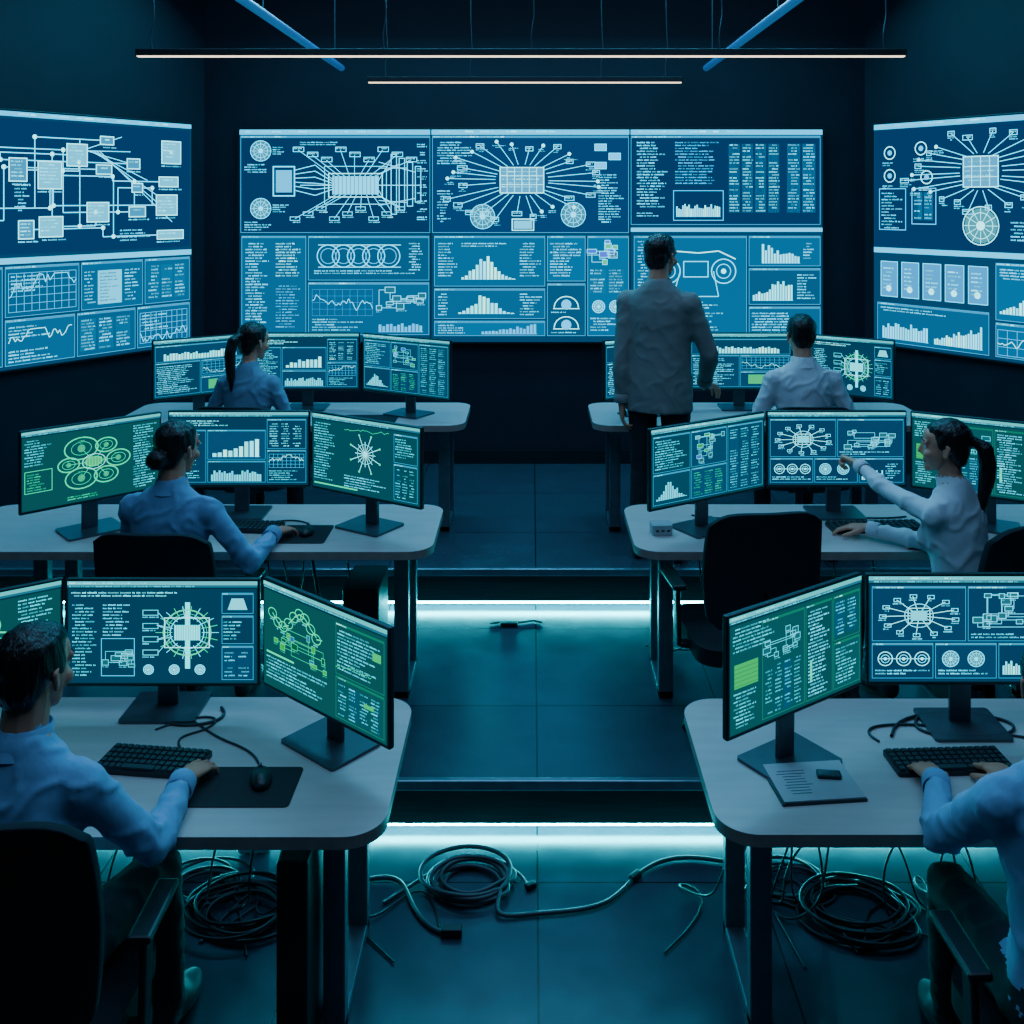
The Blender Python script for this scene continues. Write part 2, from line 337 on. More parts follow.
# ------------------------------------------------------------------ room
YB=7.6; Y1=3.87; Y2=5.44; CL=V((-2.49,YB)); CR=V((2.53,YB)); dl=V((-.662,-1)).normalized(); dr=V((.69,-1)).normalized()
XL=-4.2; XR=4.2
PL=CL+dl*((XL-CL.x)/dl.x); PR=CR+dr*((XR-CR.x)/dr.x); YN=-2.2; ZC=4.6
def wall(name,a,b,t=.1):
    a=V(a);b=V(b); d=(b-a).normalized(); n=V((-d.y,d.x))
    m=MB(); m.prism([tuple(a),tuple(b),tuple(b+n*t),tuple(a+n*t)],-.05,ZC); return m.obj(name,[M_wall])
wall('wall_back',CL,CR); wall('wall_left_angled',PL,CL); wall('wall_right_angled',CR,PR)
wall('wall_left',(XL,YN),PL); wall('wall_right',PR,(XR,YN)); wall('wall_front',(XR,YN),(XL,YN))
m=MB(); m.prism([(XL-.1,YN-.1),(XR+.1,YN-.1),(XR+.1,YB+.1),(XL-.1,YB+.1)],ZC,ZC+.1); m.obj('ceiling',[M_ceil])
m=MB(); m.prism([(XL,YN),(XR,YN),(XR,Y1+.3),(XL,Y1+.3)],-.1,0); m.obj('floor',[M_floor])
def xl(y): return CL.x+(y-YB)*dl.x/dl.y if y>PL.y else XL
def xr(y): return CR.x+(y-YB)*dr.x/dr.y if y>PR.y else XR
def platform(name,y0,y1,zb,zt):
    poly=[(xl(y0),y0),(xr(y0),y0)]
    if y0<PR.y<y1: poly.append((XR,PR.y))
    poly+=[(xr(y1),y1),(xl(y1),y1)]
    if y0<PL.y<y1: poly.append((XL,PL.y))
    e=empty(name); m=MB(); m.prism([(p[0],p[1]) for p in poly],zt-.03,zt); m.obj('deck',[M_floor],e)
    m=MB(); x0,x1=xl(y0)+.01,xr(y0)-.01; xc=(x0+x1)/2; w=x1-x0
    m.box((xc,y0+.035,(zb+.045+zt-.03)/2),(w,.03,zt-.03-zb-.045),0)
    m.box((xc,y0+.10,zb+.1),(w,.03,.2),0)
    m.obj('riser_board',[M_riser],e)
    m=MB(); m.box((xc,y0-.012,zt-.018),(w,.03,.04),0); m.obj('nosing',[M_nosing],e,bevel=.006)
    m=MB(); m.box((xc,y0+.045,zb+.034),(w,.012,.018),0); m.obj('led_strip',[M_led],e)
platform('floor_step_platform',Y1,Y2+.25,0,L1); platform('floor_upper_platform',Y2,YB,L1,L2)
m=MB(); m.box(((CL.x+CR.x)/2,YB-.01,L2+.05),(CR.x-CL.x,.02,.1)); m.obj('baseboard_back',[M_black])
# ------------------------------------------------------------------ screen canvas
A=(.42,.86,1.0); B=(.12,.48,.70); D=(.03,.20,.38); W=(.75,1.0,1.0); G=(.16,.85,.50); G2=(.05,.40,.30); T=(.20,.72,.78)
class Canvas:
    def __init__(s,cw,ch,seed,ts=.8,lt=.85,wall=False): s.cw=cw;s.ch=ch;s.v=[];s.f=[];s.c=[];s.r=random.Random(seed);s.ts=ts;s.lt=lt;s.wall=wall
    def poly(s,pts,col,l=1):
        k=len(s.v)
        for x,y in pts: s.v.append((min(max(x,0),s.cw),min(max(y,0),s.ch),l))
        s.f.append(tuple(range(k,k+len(pts))))
        r,g,b=col
        if s.wall:
            if l==1: col=(r*.05,g*.33,b*.42)
            elif r>.7: col=(.22,.88,1.0*b)
            else: col=(r*.12,g*.76,b)
        else:
            if l==1: col=(r*.07,g*.20,b*.27)
            elif g>b*1.3: col=(0,g*.60,b*.48)
            elif r>.7: col=(.24,.92,b)
            else: col=(r*.14,g*.85,b)
        s.c.append(col)
    def rect(s,x,y,w,h,col,l=1):
        if x>=s.cw or y>=s.ch: return
        s.poly([(x,y+h),(x+w,y+h),(x+w,y),(x,y)],col,l)
    def line(s,x0,y0,x1,y1,col,t=.7,l=2):
        t*=s.lt; dx,dy=x1-x0,y1-y0; L=math.hypot(dx,dy) or 1; nx,ny=-dy/L*t/2,dx/L*t/2
        s.poly([(x0-nx,y0-ny),(x1-nx,y1-ny),(x1+nx,y1+ny),(x0+nx,y0+ny)],col,l)
    def pl(s,pts,col,t=.7,l=2):
        for a,b in zip(pts,pts[1:]): s.line(*a,*b,col,t,l)
    def ring(s,cx,cy,r,col,t=.8,l=2,n=26,ry=None,a0=0,a1=360):
        ry=ry or r; P=[(cx+r*math.cos(math.radians(a0+(a1-a0)*i/n)),cy+ry*math.sin(math.radians(a0+(a1-a0)*i/n))) for i in range(n+1)]
        s.pl(P,col,t,l)
    def disc(s,cx,cy,r,col,l=2,n=18,ry=None):
        ry=ry or r; s.poly([(cx+r*math.cos(2*math.pi*i/n),cy-ry*math.sin(2*math.pi*i/n)) for i in range(n)],col,l)
    def frame(s,x,y,w,h,col,t=.6,l=2):
        s.rect(x,y,w,t,col,l); s.rect(x,y+h-t,w,t,col,l); s.rect(x,y,t,h,col,l); s.rect(x+w-t,y,t,h,col,l)
    def text(s,x,y,w,rows,lh=3.4,col=A,th=1.5,mn=.4):
        R=s.r
        if rows>1: rows=int(rows/s.ts); lh*=s.ts
        th*=s.ts; cw=th*.62
        for r in range(rows):
            yy=y+r*lh; cx=x+(R.random()<.25)*3; end=x+w*R.uniform(mn,1)
            while cx<end:
                k=R.uniform(.35,1); c=tuple(q*k for q in col)
                for i in range(R.randint(2,8)):
                    if cx+cw>end: break
                    h=th*R.uniform(.65,1.05); s.rect(cx,yy+th-h,cw,h,c,4); cx+=cw*1.4
                cx+=cw*1.3
    def panel(s,x,y,w,h,fill=(.015,.14,.26),head=True,fr=B):
        k=s.r.uniform(.7,1.35); fill=tuple(q*k for q in fill)
        s.rect(x,y,w,h,fill,1); s.frame(x,y,w,h,tuple(q*.6 for q in fr),.5,2)
        if head: s.rect(x,y,w,2.2,tuple(q*.4 for q in fr),2); s.text(x+1,y+.5,w*.4,1,3,W,1.5)
    def bars(s,x,y,w,h,n,col=W,shape='hump'):
        s.line(x,y+h,x+w,y+h,B,.5)
        for i in range(n):
            t=i/(n-1); k={'hump':math.exp(-((t-.45)/.3)**2),'rise':.25+.75*t,'flat':.7,'fall':1-.6*t}[shape]*s.r.uniform(.55,1)
            s.rect(x+w*i/n,y+h-h*k,w/n*.72,h*k,tuple(q*s.r.uniform(.75,1) for q in col),3)
    def plot(s,x,y,w,h,col=A,n=30,t=.6,am=.5):
        v=.5;P=[]
        for i in range(n+1):
            v+=s.r.uniform(-.2,.2)*am*2; v=min(max(v,.05),.95); P.append((x+w*i/n,y+h*v))
        s.pl(P,col,t,3)
    def grid(s,x,y,w,h,nx,ny,col=D):
        for i in range(nx+1): s.line(x+w*i/nx,y,x+w*i/nx,y+h,col,.4)
        for j in range(ny+1): s.line(x,y+h*j/ny,x+w,y+h*j/ny,col,.4)
    def table(s,x,y,w,h,nc,rows,col=A):
        rows=int(rows/s.ts); lh=h/rows
        for c in range(nc):
            cw=w/nc; s.rect(x+c*cw,y,cw*.86,h,(.02,.2,.34),1)
            for r in range(rows):
                k=s.r.uniform(.5,1.05)
                if s.r.random()<.88: s.text(x+c*cw+1,y+r*lh+.4,cw*.8,1,lh,tuple(q*k for q in col),min(1.9,lh*.75),.7)
    def gear(s,cx,cy,r,col=A):
        s.disc(cx,cy,r*.92,tuple(q*.2 for q in col),2); s.ring(cx,cy,r,col,.9,3); s.ring(cx,cy,r*.68,col,.6,3); s.disc(cx,cy,r*.25,col,4)
        n=12
        for i in range(n):
            a=2*math.pi*i/n; s.line(cx+r*.3*math.cos(a),cy+r*.3*math.sin(a),cx+r*.95*math.cos(a),cy+r*.95*math.sin(a),col,.5,3)
    def hub(s,cx,cy,hw,hh,rx,ry,n,col=A):
        R=s.r
        for i in range(n):
            a=2*math.pi*(i+R.uniform(-.25,.25))/n; q=R.uniform(.7,1)
            ex,ey=cx+rx*q*math.cos(a),cy+ry*q*math.sin(a)
            s.line(cx+hw*.6*math.cos(a),cy+hh*.6*math.sin(a),ex,ey,col,.7,2)
            w=R.uniform(5,11); k=R.random()
            if k<.3: s.disc(ex,ey,1.8,W,3)
            else: s.frame(ex-w/2,ey-2.4,w,4.8,A,.6,3); s.text(ex-w/2+1,ey-1.2,w-2,1,2,W,1.6,.9)
            if R.random()<.8: s.text(ex-w/2,ey+3.4,w+5,2,2.4,A,1.2)
        s.rect(cx-hw/2,cy-hh/2,hw,hh,(.14,.24,.34),3); s.frame(cx-hw/2,cy-hh/2,hw,hh,W,.9,5)
        k=max(2,int(hw/7))
        for i in range(1,k): s.line(cx-hw/2+hw*i/k,cy-hh/2,cx-hw/2+hw*i/k,cy+hh/2,W,.6,5)
        for j in(1,2): s.line(cx-hw/2,cy-hh/2+hh*j/3,cx+hw/2,cy-hh/2+hh*j/3,W,.6,5)
        s.text(cx-hw/2+2,cy-hh*.35,hw-4,4,hh/5,W,1.5,.8)
    def flow(s,x,y,w,h,n,col=A,fill=False):
        R=s.r;P=[]
        for i in range(n):
            P.append((x+w*(.06+.88*R.random()),y+h*(.08+.84*R.random())))
        for a,b in zip(P,P[1:]+P[:1]):
            if R.random()<.9: s.pl([a,(b[0],a[1]),b],tuple(q*.8 for q in col),.6,2)
        for p in P:
            bw,bh=R.uniform(5,11),R.uniform(3.5,7)
            s.rect(p[0]-bw/2,p[1]-bh/2,bw,bh,tuple(q*(.45 if (fill and R.random()<.4) else .10) for q in col),3); s.frame(p[0]-bw/2,p[1]-bh/2,bw,bh,col,.5,4)
            if R.random()<.6: s.text(p[0]-bw/2,p[1]+bh/2+1,bw+3,1,2.4,col,1.2)
    def blobs(s,x,y,w,h,n,col=G):
        R=s.r
        for i in range(n):
            a=2*math.pi*i/n; cx,cy=x+w/2+w*.33*math.cos(a),y+h/2+h*.30*math.sin(a); r=h*R.uniform(.12,.2)
            s.ring(cx,cy,r*1.5,col,2.0,3,18,ry=r); s.ring(cx,cy,r*.9,col,.7,3,18,ry=r*.6); s.disc(cx,cy,r*.35,tuple(q*.5 for q in col),2)
            s.line(cx,cy,x+w/2,y+h/2,col,.8,2)
            for j in range(3): s.text(cx-5,cy-r+j*4,10,1,3,col,1.4)
        s.disc(x+w/2,y+h/2,h*.16,(.1,.5,.2),3,ry=h*.09); s.ring(x+w/2,y+h/2,h*.14,col,2,3,ry=h*.08); s.ring(x+w/2,y+h/2,h*.2,W,.7,4,ry=h*.13)
        for k in range(8): s.line(x+w/2-14+k*4,y+h/2-6,x+w/2-14+k*4,y+h/2+6,col,.8,4)
    def header(s,col=(.55,.85,.85),h=4):
        s.rect(0,0,s.cw,h,tuple(q*.42 for q in col),2); s.text(2,.8,s.cw*.5,1,3,W,2,.8)
        s.rect(0,h,s.cw,2.5,(.03,.09,.12),2); s.text(2,h+.5,s.cw*.8,1,3,T,1.5,.8)
    def build(s,name,parent,Wd,Hd,z0,yoff,mat):
        me=bpy.data.meshes.new(name)
        vs=[((x/s.cw-.5)*Wd,-(yoff+l*.0006),z0+Hd*(1-y/s.ch)) for x,y,l in s.v]
        me.from_pydata(vs,[],s.f); at=me.attributes.new('Col','FLOAT_COLOR','CORNER')
        arr=[]
        for f,c in zip(s.f,s.c): arr+=[c[0],c[1],c[2],1]*len(f)
        at.data.foreach_set('color',arr)
        return link(name,me,[mat],parent)
# ------------------------------------------------------------------ video walls
def video_wall(name,a,b,z0,z1,cv,depth=.05,seams=()):
    a=V(a);b=V(b); c=(a+b)/2; w=(b-a).length; yaw=math.atan2(b.y-a.y,b.x-a.x); h=z1-z0
    e=empty(name,(c.x,c.y,z0),yaw)
    m=MB(); m.box((0,-depth/2,h/2),(w+.03,depth,h+.03)); m.obj('frame',[M_dark],e,bevel=.004)
    m=MB(); m.add([(-w/2,-depth-.002,0),(w/2,-depth-.002,0),(w/2,-depth-.002,h),(-w/2,-depth-.002,h)],[(0,1,2,3)]); m.obj('display_panel',[M_wpan],e)
    for x,y,ww,hh in seams: cv.rect(x,y,ww,hh,(.0,.01,.02),6)
    cv.build('display_content',e,w,h,0,depth+.002,M_wcont)
    return e
PD=(.004,.045,.115)
c=Canvas(578,210,1,.72,.85,True)
c.rect(0,0,578,5,(.10,.45,.62),2); c.text(3,1,150,1,3,W,2.2,.9); c.text(195,1,120,1,3,W,2.2,.9); c.text(392,1,120,1,3,W,2.2,.9)
c.panel(1,6,188,96,PD)
for cy in(21,78): c.gear(21,cy,10,A); c.text(33,cy-4,16,3,3,A); c.text(5,cy+13,30,3,3.4,A,1.6)
c.frame(33,36,22,30,A,1.1); c.rect(36,40,16,22,(.10,.4,.55),2)
for k in range(6):
    y=40+k*4; c.pl([(55,y),(75,y+(k-2.5)*2),(92,49+k*2)],A,.8)
c.rect(92,46,46,18,(.25,.65,.75),3); c.frame(88,43,54,24,W,.8,4)
for k in range(11): c.line(94+k*4,46,94+k*4,64,(.02,.2,.3),.8,4)
c.frame(84,36,62,38,A,.6,3); c.line(60,55,180,55,A,.8)
for k in range(4):
    x=150+k*8; c.frame(x,24+k*4,6,60-k*8,A,.7,3); c.line(138,50-k*6,x,30+k*4,A,.7); c.line(138,60+k*5,x,80-k*4,A,.7)
for k in range(9):
    a=V((58+k*14,20+(k%3)*5)); c.line(a.x,a.y,94+k*5,46,A,.6); c.frame(a.x-5,a.y-3,11,5,A,.6,3); c.text(a.x-4,a.y-2,9,1,2,W,1.6,.9)
    b=V((55+k*13,88-(k%3)*5)); c.line(b.x,b.y,96+k*5,64,A,.6); c.frame(b.x-5,b.y-2,10,4,A,.5,3); c.text(b.x-5,b.y+3,12,1,2.6,W,1.5,.8)
for k in range(10): c.text(176,14+k*8,11,2,3,A,1.6,.7)
c.text(60,12,40,2,3,A)
c.panel(2,105,64,98); c.text(6,112,24,22,4,A,1.9,.5); c.text(36,112,26,9,4,W,1.9,.6); c.text(36,154,26,11,4,B,1.7,.6)
c.panel(68,105,120,44)
for k in range(5): c.ring(88+k*15,125,11,A,1.0,3,22); c.ring(88+k*15,125,7.5,B,.7,3,18)
c.line(78,114,160,114,A,.8); c.line(78,136,160,136,A,.8); c.text(74,139,100,2,3.4,A,1.6); c.text(168,112,17,8,3.6,A,1.6)
c.panel(68,151,120,52); c.grid(72,158,60,26,8,4); c.plot(72,158,60,26,A); c.flow(135,156,50,30,9,A); c.text(72,187,55,4,3.6,A,1.7); c.bars(138,188,44,12,12,B,'flat')
c.panel(191,6,195,96,PD); c.hub(280,50,44,26,84,42,30); c.gear(241,86,12); c.gear(331,84,12); c.frame(270,88,22,12,W,.9,3); c.rect(272,90,18,8,(.2,.5,.6),2)
c.text(196,12,40,7,3.6,A,1.7)
for k in range(3): c.frame(352+(k%2)*14,14+k*9,12,7,A,.8,3); c.rect(353+(k%2)*14,15+k*9,10,5,B,2)
c.text(356,44,26,14,3.6,A,1.7); c.text(196,60,16,9,3.8,A,1.7)
c.panel(193,105,110,50); c.bars(220,122,54,26,15,W,'hump'); c.text(197,112,20,9,4,A,1.7); c.text(278,112,22,9,4,A,1.7); c.text(220,112,50,2,3.6,A,1.6)
c.panel(193,157,110,30); c.bars(217,162,56,20,14,W,'hump'); c.text(197,162,16,6,4,A,1.7); c.text(278,162,22,6,4,A,1.7)
c.panel(193,189,110,15); c.bars(240,192,55,10,16,B,'rise'); c.text(197,193,38,3,3.4,A,1.6)
c.panel(305,105,38,45); c.text(308,112,32,9,4,A,1.9,.5)
c.panel(305,152,38,52)
for k in range(2):
    c.ring(324,176+k*20,12,W,1,3,18,ry=11,a0=180,a1=360); c.disc(324,173+k*20,5,B,3); c.line(311,177+k*20,337,177+k*20,W,.9); c.text(309,180+k*20,30,1,3,A,1.6)
c.panel(345,105,41,99); c.flow(347,108,37,26,8,A,True); c.table(347,138,37,24,2,6); c.gear(356,175,6); c.gear(373,175,6); c.text(348,186,34,4,4,A,1.8)
c.panel(388,6,188,88,PD); c.text(394,12,32,17,4,A,1.9,.5); c.text(432,12,44,11,4,B,1.8,.5); c.table(485,14,52,68,4,17,W); c.table(543,14,30,68,2,17,A)
c.frame(430,60,50,30,B,.7); c.bars(433,68,44,18,22,W,'flat'); c.text(394,82,32,2,3.6,A)
c.rect(388,97,190,4,(.12,.5,.68),2); c.panel(391,105,112,99)
for cx in(425,480): c.ring(cx,140,12,A,1.1,3); c.ring(cx,140,7,A,.8,3); c.disc(cx,140,2.5,W,3)
c.pl([(413,128),(430,120),(455,122),(475,120),(492,128)],W,1.2); c.frame(440,130,25,16,A,.8); c.pl([(437,140),(430,165),(475,165),(470,140)],A,.9); c.text(400,170,90,8,3.8,A,1.8,.5); c.text(395,110,14,12,4,A,1.7)
c.panel(505,105,71,30); c.bars(518,112,38,20,13,W,'fall'); c.text(559,112,14,5,4,A,1.7)
c.panel(505,137,71,36); c.bars(509,143,40,26,15,W,'rise'); c.text(553,143,20,7,4,A,1.8)
c.panel(505,175,71,29); c.text(508,181,64,6,3.8,A,1.8,.5)
video_wall('main_video_wall',((242-532)*.0076,YB-.01),((820-532)*.0076,YB-.01),1.40,3.0,c,seams=((189,0,1.4,210),(386.4,0,1.4,210)))
c=Canvas(316,213,2,.75,.9,True)
c.rect(0,0,316,4,(.10,.45,.62),2); c.rect(0,121,316,5,(.12,.5,.66),2); c.text(140,1,150,1,3,W,1.8,.9)
c.rect(0,6,314,112,PD,1)
nd=[(143,48,16,20),(171,52,22,24),(196,34,20,20),(222,46,16,9),(293,28,22,22),(216,84,22,18),(172,96,22,18),(252,40,14,10),(290,56,22,10),(256,62,12,9),(288,78,24,20),(292,106,30,9),(256,84,18,10),(150,98,14,16),(225,20,14,8),(60,40,24,20),(90,80,24,20),(110,30,18,14),(40,90,20,16)]
for i,(x,y,w,h) in enumerate(nd):
    j=(i*5+3)%len(nd); x2,y2=nd[j][:2]; c.pl([(x,y),((x+x2)/2,y),((x+x2)/2,y2),(x2,y2)],A,.9,2)
    c.disc((x+x2)/2,y,2,W,3)
for x,y,w,h in nd:
    big=w>19; c.rect(x-w/2,y-h/2,w,h,(.22,.40,.46) if big else (.06,.18,.26),3); c.frame(x-w/2,y-h/2,w,h,W,.9,4); c.text(x-w/2+2,y-h/2+2.5,w-4,max(1,int(h/4)-1),4,W,1.7,.7); c.text(x-w/2,y+h/2+1.5,w+4,1,3,A,1.6,.8)
for k in range(7): c.line(200+k*3,30,240+k*9,16+k*13,A,.7)
c.text(140,60,14,6,4,A,1.8); c.text(235,100,40,3,4,A,1.8)
for (x,y,w,h,k) in((132,128,66,42,'g'),(200,128,62,42,'b'),(264,128,50,42,'t'),(132,172,62,38,'p'),(196,172,58,38,'t'),(256,172,58,38,'g'),(60,128,70,82,'t'),(2,128,56,82,'p')):
    c.panel(x,y,w,h)
    if k=='g': c.grid(x+3,y+6,w-6,h-10,9,5,B); c.plot(x+3,y+6,w-6,h-10); c.text(x+5,y+8,w*.5,4,4,A,1.8)
    if k=='b': c.rect(x+16,y+8,24,30,(.22,.5,.58),2); c.text(x+18,y+10,20,7,4,(.03,.2,.3),1.8); c.text(x+3,y+8,12,8,4,A,1.7); c.text(x+43,y+8,16,8,4,A,1.7)
    if k=='t': c.table(x+3,y+6,w-6,h-10,3,8)
    if k=='p': c.plot(x+3,y+8,w-6,h-14,W); c.text(x+3,y+h-12,w-8,3,3.6,A,1.7); c.text(x+3,y+6,w-20,3,3.6,A,1.7)
a=CL+dl*.16; b=CL+dl*2.56
video_wall('side_video_wall',V((b.x,b.y)),V((a.x,a.y)),1.40,3.03,c)
c=Canvas(316,213,3,.75,.9,True); c.rect(0,0,316,5,(.10,.45,.62),2); c.text(3,1,120,1,3,W,1.8,.9); c.rect(0,119,316,5,(.12,.5,.66),2)
c.rect(1,6,314,112,PD,1); c.hub(112,48,34,28,92,38,26); c.gear(112,96,17,W)
for x,y in((18,28),(52,25),(58,52),(158,70),(18,50)): c.ring(x,y,6,W,1,3); c.disc(x,y,2.5,B,3); c.text(x-8,y+9,18,2,3,A,1.6)
c.frame(6,62,30,40,B,.8); c.text(9,66,24,9,4,A,1.8); c.frame(42,62,26,34,B,.8); c.table(44,66,22,26,2,6); c.flow(175,20,120,80,20,A,True); c.text(140,92,60,5,4,A,1.8)
for k in range(5): c.rect(8+k*23,132,19,34,(.05,.22,.38),2); c.frame(8+k*23,132,19,34,A,.6,3); c.text(11+k*23,138,13,5,5,W,1.8,.6); c.disc(17+k*23,158,3,W,4)
c.panel(126,128,110,50); c.bars(130,144,100,28,34,W,'hump'); c.text(130,133,60,3,3.4,A,1.6); c.panel(4,172,116,38); c.bars(10,184,50,22,18,A,'flat'); c.bars(66,184,48,22,20,W,'rise'); c.text(8,176,90,2,3.4,A,1.6)
c.panel(126,180,110,30); c.grid(128,186,106,22,12,3,B); c.plot(128,186,106,22,W,50); c.panel(240,128,74,82); c.table(243,134,68,72,4,15)
a=CR+dr*.12; b=CR+dr*2.52
video_wall('side_video_wall',V((a.x,a.y)),V((b.x,b.y)),1.40,3.03,c)
# ------------------------------------------------------------------ monitor contents
def cv_dash(s,g=A):
    c=Canvas(192,108,s); c.header(); c.rect(1,8,190,99,(.01,.10,.17),1)
    c.text(4,12,80,3,4,W,2.2,.6); c.panel(3,26,48,78); c.text(6,32,40,17,4,T,1.9,.5)
    c.panel(53,26,80,44); c.bars(60,36,66,30,9,W,'rise'); c.panel(53,72,80,32); c.bars(58,78,70,24,20,T,'flat')
    c.panel(135,10,54,44); c.table(138,16,48,36,3,8,W); c.panel(135,56,54,48); c.grid(138,62,48,20,8,4,B); c.plot(138,62,48,20,W); c.text(138,86,46,4,4,T,1.9)
    return c
def cv_gear(s):
    c=Canvas(192,108,s); c.header(); c.rect(1,8,190,99,(.01,.11,.17),1)
    c.text(4,11,110,2,4,W,2,.8); c.text(5,24,26,18,4.4,T,1.9,.5); c.text(36,24,28,8,4.4,A,1.9,.6); c.frame(34,60,34,40,B,.7); c.flow(35,62,32,34,9,T)
    c.rect(119,22,5,70,(.25,.9,.85),3); c.ring(121,54,24,G,1.6,3); c.ring(121,54,17,A,.9,3); c.ring(121,54,20,G,.5,3); c.rect(108,46,26,16,(.3,.9,.85),3); c.frame(98,38,46,32,W,.8,5)
    for k in range(12): c.line(108+k*2.4,46,108+k*2.4,62,(.0,.2,.2),.6,4)
    for k in range(22):
        a=k*.2856; c.line(121+15*math.cos(a),54+15*math.sin(a),121+32*math.cos(a),54+28*math.sin(a),G if k%2 else A,.7,2)
    for k in range(4): c.frame(76,30+k*14,16,6,(.2,.6,.6),.7,3); c.line(92,33+k*14,104,48+k*4,A,.6); c.text(76,37+k*14,18,1,3,A,1.6)
    for k in range(3): c.gear(82+k*26,93,5,A)
    c.panel(156,12,32,22); c.poly([(162,30),(182,30),(178,18),(166,18)],(.4,.6,.62),3); c.panel(156,36,32,30); c.text(158,42,28,5,4.4,T,1.9); c.panel(156,68,32,36); c.table(158,74,28,28,2,6)
    return c
def cv_green(s):
    c=Canvas(192,108,s); c.header((.5,.9,.8)); c.rect(1,8,190,99,(.01,.19,.15),1)
    for k in range(9):
        x=16+k*9; y=30+10*math.sin(k*.9); c.ring(x,y,7,G,1.2,3,14,ry=5); c.line(x,y,x+9,y+8*math.cos(k),G,1.4,2); c.text(x-4,y+6,10,1,3,T,1.4)
    c.flow(8,38,104,32,12,G,True); c.text(6,76,100,6,4.3,T,1.9,.5); c.rect(6,71,46,2,G,3)
    c.panel(118,12,70,50,(.01,.2,.16),fr=G2); c.text(121,18,62,10,4.2,T,1.9,.5); c.rect(172,26,12,8,(.1,.5,.16),4); c.panel(118,64,70,40,(.01,.2,.16),fr=G2); c.table(121,70,64,32,4,8,T); c.rect(160,78,14,4,(.1,.5,.16),5); c.plot(118,50,52,10,G)
    return c
def cv_list(s):
    c=Canvas(192,108,s); c.header((.5,.9,.8)); c.rect(1,8,190,99,(.01,.19,.16),1)
    c.text(4,11,60,6,4.2,T,2,.6); c.rect(6,44,32,22,(.04,.42,.12),3)
    for k in range(5): c.line(6,48+k*4,38,48+k*4,(.02,.2,.08),.6,4)
    c.text(5,70,34,8,4.2,T,1.9); c.panel(44,12,60,92,(.01,.2,.17),fr=G2); c.flow(46,18,56,34,10,T); c.table(47,56,54,46,4,11,T)
    c.panel(106,12,40,92,(.01,.2,.17),fr=G2); c.text(109,18,34,20,4.2,A,2,.5); c.panel(148,12,41,44,(.01,.2,.17),fr=G2); c.table(150,18,37,34,2,8,T); c.panel(148,58,41,46,(.01,.2,.17),fr=G2); c.text(151,64,35,9,4.2,T,2,.4); c.rect(112,66,3,20,G,3)
    return c
def cv_mech(s):
    c=Canvas(192,108,s); c.header(); c.rect(1,8,190,99,(.01,.10,.19),1)
    c.panel(3,10,92,56); c.rect(41,35,16,10,(.2,.6,.65),3); c.frame(38,32,22,16,W,.7,4)
    for k in range(13):
        a=k*.483+.2; ex,ey=49+36*math.cos(a),40+20*math.sin(a); c.line(49,40,ex,ey,W,.7,2); c.frame(ex-3,ey-2,7,4,A,.6,3); c.text(ex-4,ey+3,12,1,3,A,1.6)
    c.ring(49,40,14,A,.8,3,ry=12); c.panel(97,10,92,56); c.flow(100,14,86,44,15,A,False); c.text(100,58,80,2,4,A,1.9)
    c.panel(3,68,60,36)
    for x in(16,34,52): c.ring(x,84,7,W,.9,3); c.ring(x,84,4,A,.7,3); c.disc(x,84,1.6,W,3)
    c.line(9,84,60,84,A,.8); c.text(6,95,54,2,4,A,1.9); c.panel(65,68,60,36); c.gear(80,84,8); c.gear(105,84,8); c.text(68,95,54,2,4,A,1.9)
    c.panel(127,68,62,36); c.bars(131,80,30,20,12,W,'flat'); c.text(164,76,22,6,4.2,A,1.9)
    return c
def cv_radial(s):
    c=Canvas(192,108,s); c.header((.5,.9,.8)); c.rect(1,8,190,99,(.01,.16,.16),1)
    c.text(4,12,40,18,4.8,T,2,.5)
    for k in range(16):
        a=k*math.pi/8; r=18+10*(k%2); c.line(98,48,98+r*math.cos(a),48+r*math.sin(a),W,.9,3)
        if k%2: c.disc(98+r*math.cos(a),48+r*math.sin(a),1.6,G,4)
    c.disc(98,48,4,(.5,.9,.9),4); c.ring(98,48,14,T,.8,3); c.text(60,82,76,4,4.6,A,2,.6); c.rect(4,100,80,2,G,3)
    c.panel(148,12,40,40,(.01,.16,.16)); c.text(151,18,34,7,4.4,T,2,.5); c.panel(148,54,40,50,(.01,.16,.16)); c.table(150,60,36,42,3,9,T); c.plot(60,12,80,8,G)
    return c
def cv_gmap(s):
    c=Canvas(192,108,s); c.header((.5,.9,.8)); c.rect(1,8,190,99,(.01,.18,.15),1)
    c.text(4,12,36,8,4.6,T,2,.5); c.frame(4,54,36,30,G,.8); c.text(7,58,30,6,4.4,G,2,.5); c.blobs(44,14,104,80,6); c.text(152,12,34,20,4.6,T,2,.5); c.text(60,98,80,2,4,G,2)
    return c
def cv_sheet(s):
    c=Canvas(192,108,s); c.header(); c.rect(1,8,190,99,(.01,.14,.16),1)
    c.panel(3,10,60,50); c.text(6,16,52,10,4.3,T,2,.5); c.panel(65,10,60,50); c.flow(68,14,54,42,12,T,True); c.panel(127,10,62,94); c.table(130,16,56,86,3,19,T)
    c.panel(3,62,60,42); c.bars(8,72,50,26,14,T,'hump'); c.panel(65,62,60,42); c.table(68,68,54,34,3,8,G)
    return c
def cv_line(s):
    c=Canvas(192,108,s); c.header(); c.rect(1,8,190,99,(.01,.12,.18),1)
    c.panel(3,10,186,30); c.bars(20,18,150,20,26,W,'flat'); c.panel(3,42,90,62); c.text(6,48,80,12,4.4,A,2,.5); c.panel(95,42,94,30); c.grid(98,46,88,22,10,4,B); c.plot(98,46,88,22,W); c.panel(95,74,94,30); c.rect(110,80,40,18,(.10,.5,.2),3); c.table(153,78,34,24,2,6)
    return c
MH=.36
